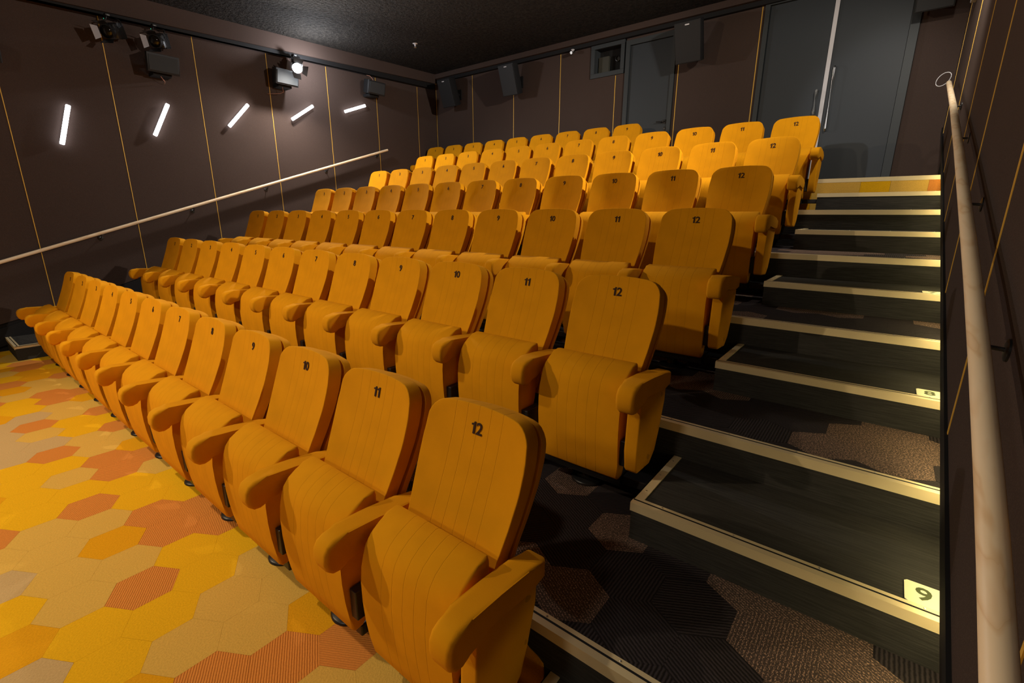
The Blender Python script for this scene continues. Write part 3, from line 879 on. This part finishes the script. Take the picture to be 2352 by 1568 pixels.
def back_speaker(x, z, label, hw=0.175, turn=0):
    e = empty('surround_speaker', (x, YB - 0.29, z)); tag(e, label, 'speaker', 'tall surround speakers on the back wall')
    tilt = (Matrix.Rotation(R(turn), 3, 'Z') @ Matrix.Rotation(R(20), 3, 'X')).to_4x4()
    bm = bmesh.new(); b2 = bmesh.new()
    prism(b2, [(-hw, -0.12), (hw, -0.12), (hw, 0.02), (hw - 0.07, 0.13), (-hw + 0.07, 0.13), (-hw, 0.02)], -0.26, 0.26, 'z', bev=0.006, seg=2)
    bmesh.ops.transform(b2, matrix=tilt, verts=b2.verts[:]); merge(bm, b2)
    obj('cabinet', bm, M['spk'], e, True, 30)
    bm = bmesh.new(); b2 = bmesh.new(); box(b2, -hw + 0.008, hw - 0.008, -0.128, -0.119, -0.25, 0.25, 0.003)
    bmesh.ops.transform(b2, matrix=tilt, verts=b2.verts[:]); merge(bm, b2); g = obj('grille', bm, M['spk'], e)
    bm = bmesh.new(); b2 = bmesh.new(); box(b2, -0.03, 0.03, -0.131, -0.127, 0.215, 0.230)
    bmesh.ops.transform(b2, matrix=tilt, verts=b2.verts[:]); merge(bm, b2); b_ = obj('badge', bm, M['white'], g); b_['label'] = 'small pale maker badge'
    bm = bmesh.new(); box(bm, -0.06, 0.06, 0.27, 0.289, -0.1, 0.1, 0.003); tube(bm, [(0, 0.05, 0), (0, 0.28, 0)], 0.025, 12)
    obj('bracket', bm, M['black_matt'], e)
back_speaker(-6.66, 4.11, 'tall black surround speaker in the back left corner')
back_speaker(-5.03, 4.11, 'tall black surround speaker in the middle of the left half of the back wall')
back_speaker(-1.72, 4.10, 'tall black surround speaker above the right edge of the small grey door', 0.185)
back_speaker(1.00, 4.17, 'tall black surround speaker in the dark top right corner past the double door', 0.17)

# ------------------------------------------------------------------ stage lights on the left track
def stage_light(loc, aim, label, lit=False):
    e = empty('stage_light', loc); tag(e, label, 'stage light', 'stage lights on the left track')
    d = (Vector(aim) - Vector(loc)).normalized()
    s = d.cross(Vector((0, 0, 1))).normalized(); u = s.cross(d)
    m3 = Matrix((s, u, -d)).transposed()
    def tr(b2): bmesh.ops.transform(b2, matrix=m3.to_4x4(), verts=b2.verts[:])
    bm = bmesh.new(); b2 = bmesh.new()
    box(b2, -0.075, 0.075, -0.085, 0.085, -0.02, 0.17, 0.02)
    for q in range(5): box(b2, -0.079, 0.079, -0.088, 0.088, 0.03 + q * 0.026, 0.040 + q * 0.026)
    tr(b2); merge(bm, b2); obj('housing', bm, M['black'], e, True, 30)
    bm = bmesh.new(); b2 = bmesh.new(); lathe(b2, [(0.074, -0.02), (0.078, -0.06), (0.078, -0.10), (0.070, -0.10), (0.066, -0.06)], 28)
    tr(b2); merge(bm, b2); obj('barrel', bm, M['black'], e, True, 40)
    bm = bmesh.new(); b2 = bmesh.new(); lathe(b2, [(0.075, -0.104), (0.066, -0.112), (0.035, -0.120), (0.004, -0.123)] if lit else [(0.066, -0.066), (0.06, -0.075), (0.03, -0.083), (0.004, -0.086)], 28)
    tr(b2); merge(bm, b2); obj('lens', bm, M['lens'] if lit else M['glass'], e, True, 60)
    for q in range(4):
        b2 = bmesh.new(); vs = [b2.verts.new(p) for p in ((-0.06, 0.079, -0.10), (0.06, 0.079, -0.10), (0.08, 0.155 if lit else 0.115, -0.115 if lit else -0.17), (-0.08, 0.155 if lit else 0.115, -0.115 if lit else -0.17))]
        f = b2.faces.new(vs); r_ = bmesh.ops.extrude_face_region(b2, geom=[f]); bmesh.ops.translate(b2, vec=(0, 0.002, 0), verts=[v for v in r_['geom'] if isinstance(v, bmesh.types.BMVert)])
        bmesh.ops.transform(b2, matrix=(m3 @ Matrix.Rotation(R(90 * q + (12 if lit else 0)), 3, 'Z')).to_4x4(), verts=b2.verts[:])
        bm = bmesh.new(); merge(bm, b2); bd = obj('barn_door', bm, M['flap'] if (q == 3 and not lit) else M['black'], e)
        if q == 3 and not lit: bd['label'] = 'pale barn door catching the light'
    # yoke and clamp up to the trunking
    bm = bmesh.new()
    zt = TB(loc[1]) - loc[2]
    top_ = Vector((-0.06, 0, zt - 0.02))
    for sg in (-1, 1):
        tube(bm, [s * 0.085 * sg, s * 0.095 * sg + Vector((0, 0, zt * 0.55)), top_ * 0.7 + s * 0.03 * sg, top_], 0.007, 8)
    box(bm, -0.10, -0.02, -0.025, 0.025, zt - 0.03, zt - 0.001, 0.003)
    obj('yoke', bm, M['black'], e, True, 40)
    bm = bmesh.new(); tube(bm, [u * 0.02 + d * -0.16, d * -0.21 + Vector((0, 0, 0.02)), d * -0.22 + Vector((0.0, 0.0, 0.10)), Vector((-0.12, 0.14, zt * 0.9)), Vector((-0.14, 0.10, zt - 0.001))], 0.006, 8)
    obj('power_cable', bm, M['black_matt'], e, True)
    bm = bmesh.new(); box(bm, -0.085, -0.079, -0.035, -0.029, zt - 0.06, zt - 0.054); obj('pilot_led', bm, M['greenled'], e)
stage_light((-7.16, 1.10, 3.885), (-5.4, -0.9, 2.9), 'unlit black stage light nearest the screen on the left track')
stage_light((-7.16, 1.60, 3.900), (-5.2, -0.3, 3.0), 'unlit black stage light hanging just above the first wall speaker')
stage_light(tuple(LIT + Vector((0, 0.0, 0.0))), (-3.0, 1.3, 0.9), 'brightly lit stage light glaring on the left track', True)

# ------------------------------------------------------------------ small fittings
e = empty('sprinkler_head', (-6.0, 5.12, CZ(5.12))); tag(e, 'small shiny sprinkler head on the black ceiling', 'sprinkler')
bm = bmesh.new(); lathe(bm, [(0.045, 0.0), (0.043, -0.008), (0.02, -0.014), (0.012, -0.02), (0.012, -0.05)], 20); obj('escutcheon', bm, M['white'], e, True, 40)
bm = bmesh.new(); lathe(bm, [(0.022, -0.074), (0.026, -0.071), (0.006, -0.068), (0.006, -0.05)], 16)
for sg in (-1, 1): tube(bm, [(0.012 * sg, 0, -0.048), (0.016 * sg, 0, -0.06), (0.004 * sg, 0, -0.072)], 0.0025, 6)
obj('deflector', bm, M['steel'], e, True, 40)
e = empty('security_camera', (-3.83, YB - 0.10, 4.428)); tag(e, 'small silver camera under the soffit of the back wall', 'security camera')
bm = bmesh.new(); lathe(bm, [(0.03, 0), (0.03, -0.012), (0.012, -0.014), (0.012, -0.03)], 18); obj('mount', bm, M['white'], e, True, 40)
bm = bmesh.new(); tube(bm, [(0.0, 0.045, -0.035), (-0.0, -0.05, -0.06)], 0.024, 16); obj('body', bm, M['steel'], e, True, 40)
bm = bmesh.new(); box(bm, -0.045, 0, -0.05, 0.05, 0.0, 0.16, 0.006)
e = empty('junction_box', (XPR, 5.8, 3.67)); tag(e, 'small grey box high on the right wall at the top picture edge', 'junction box')
obj('housing', bm, M['white'], e)
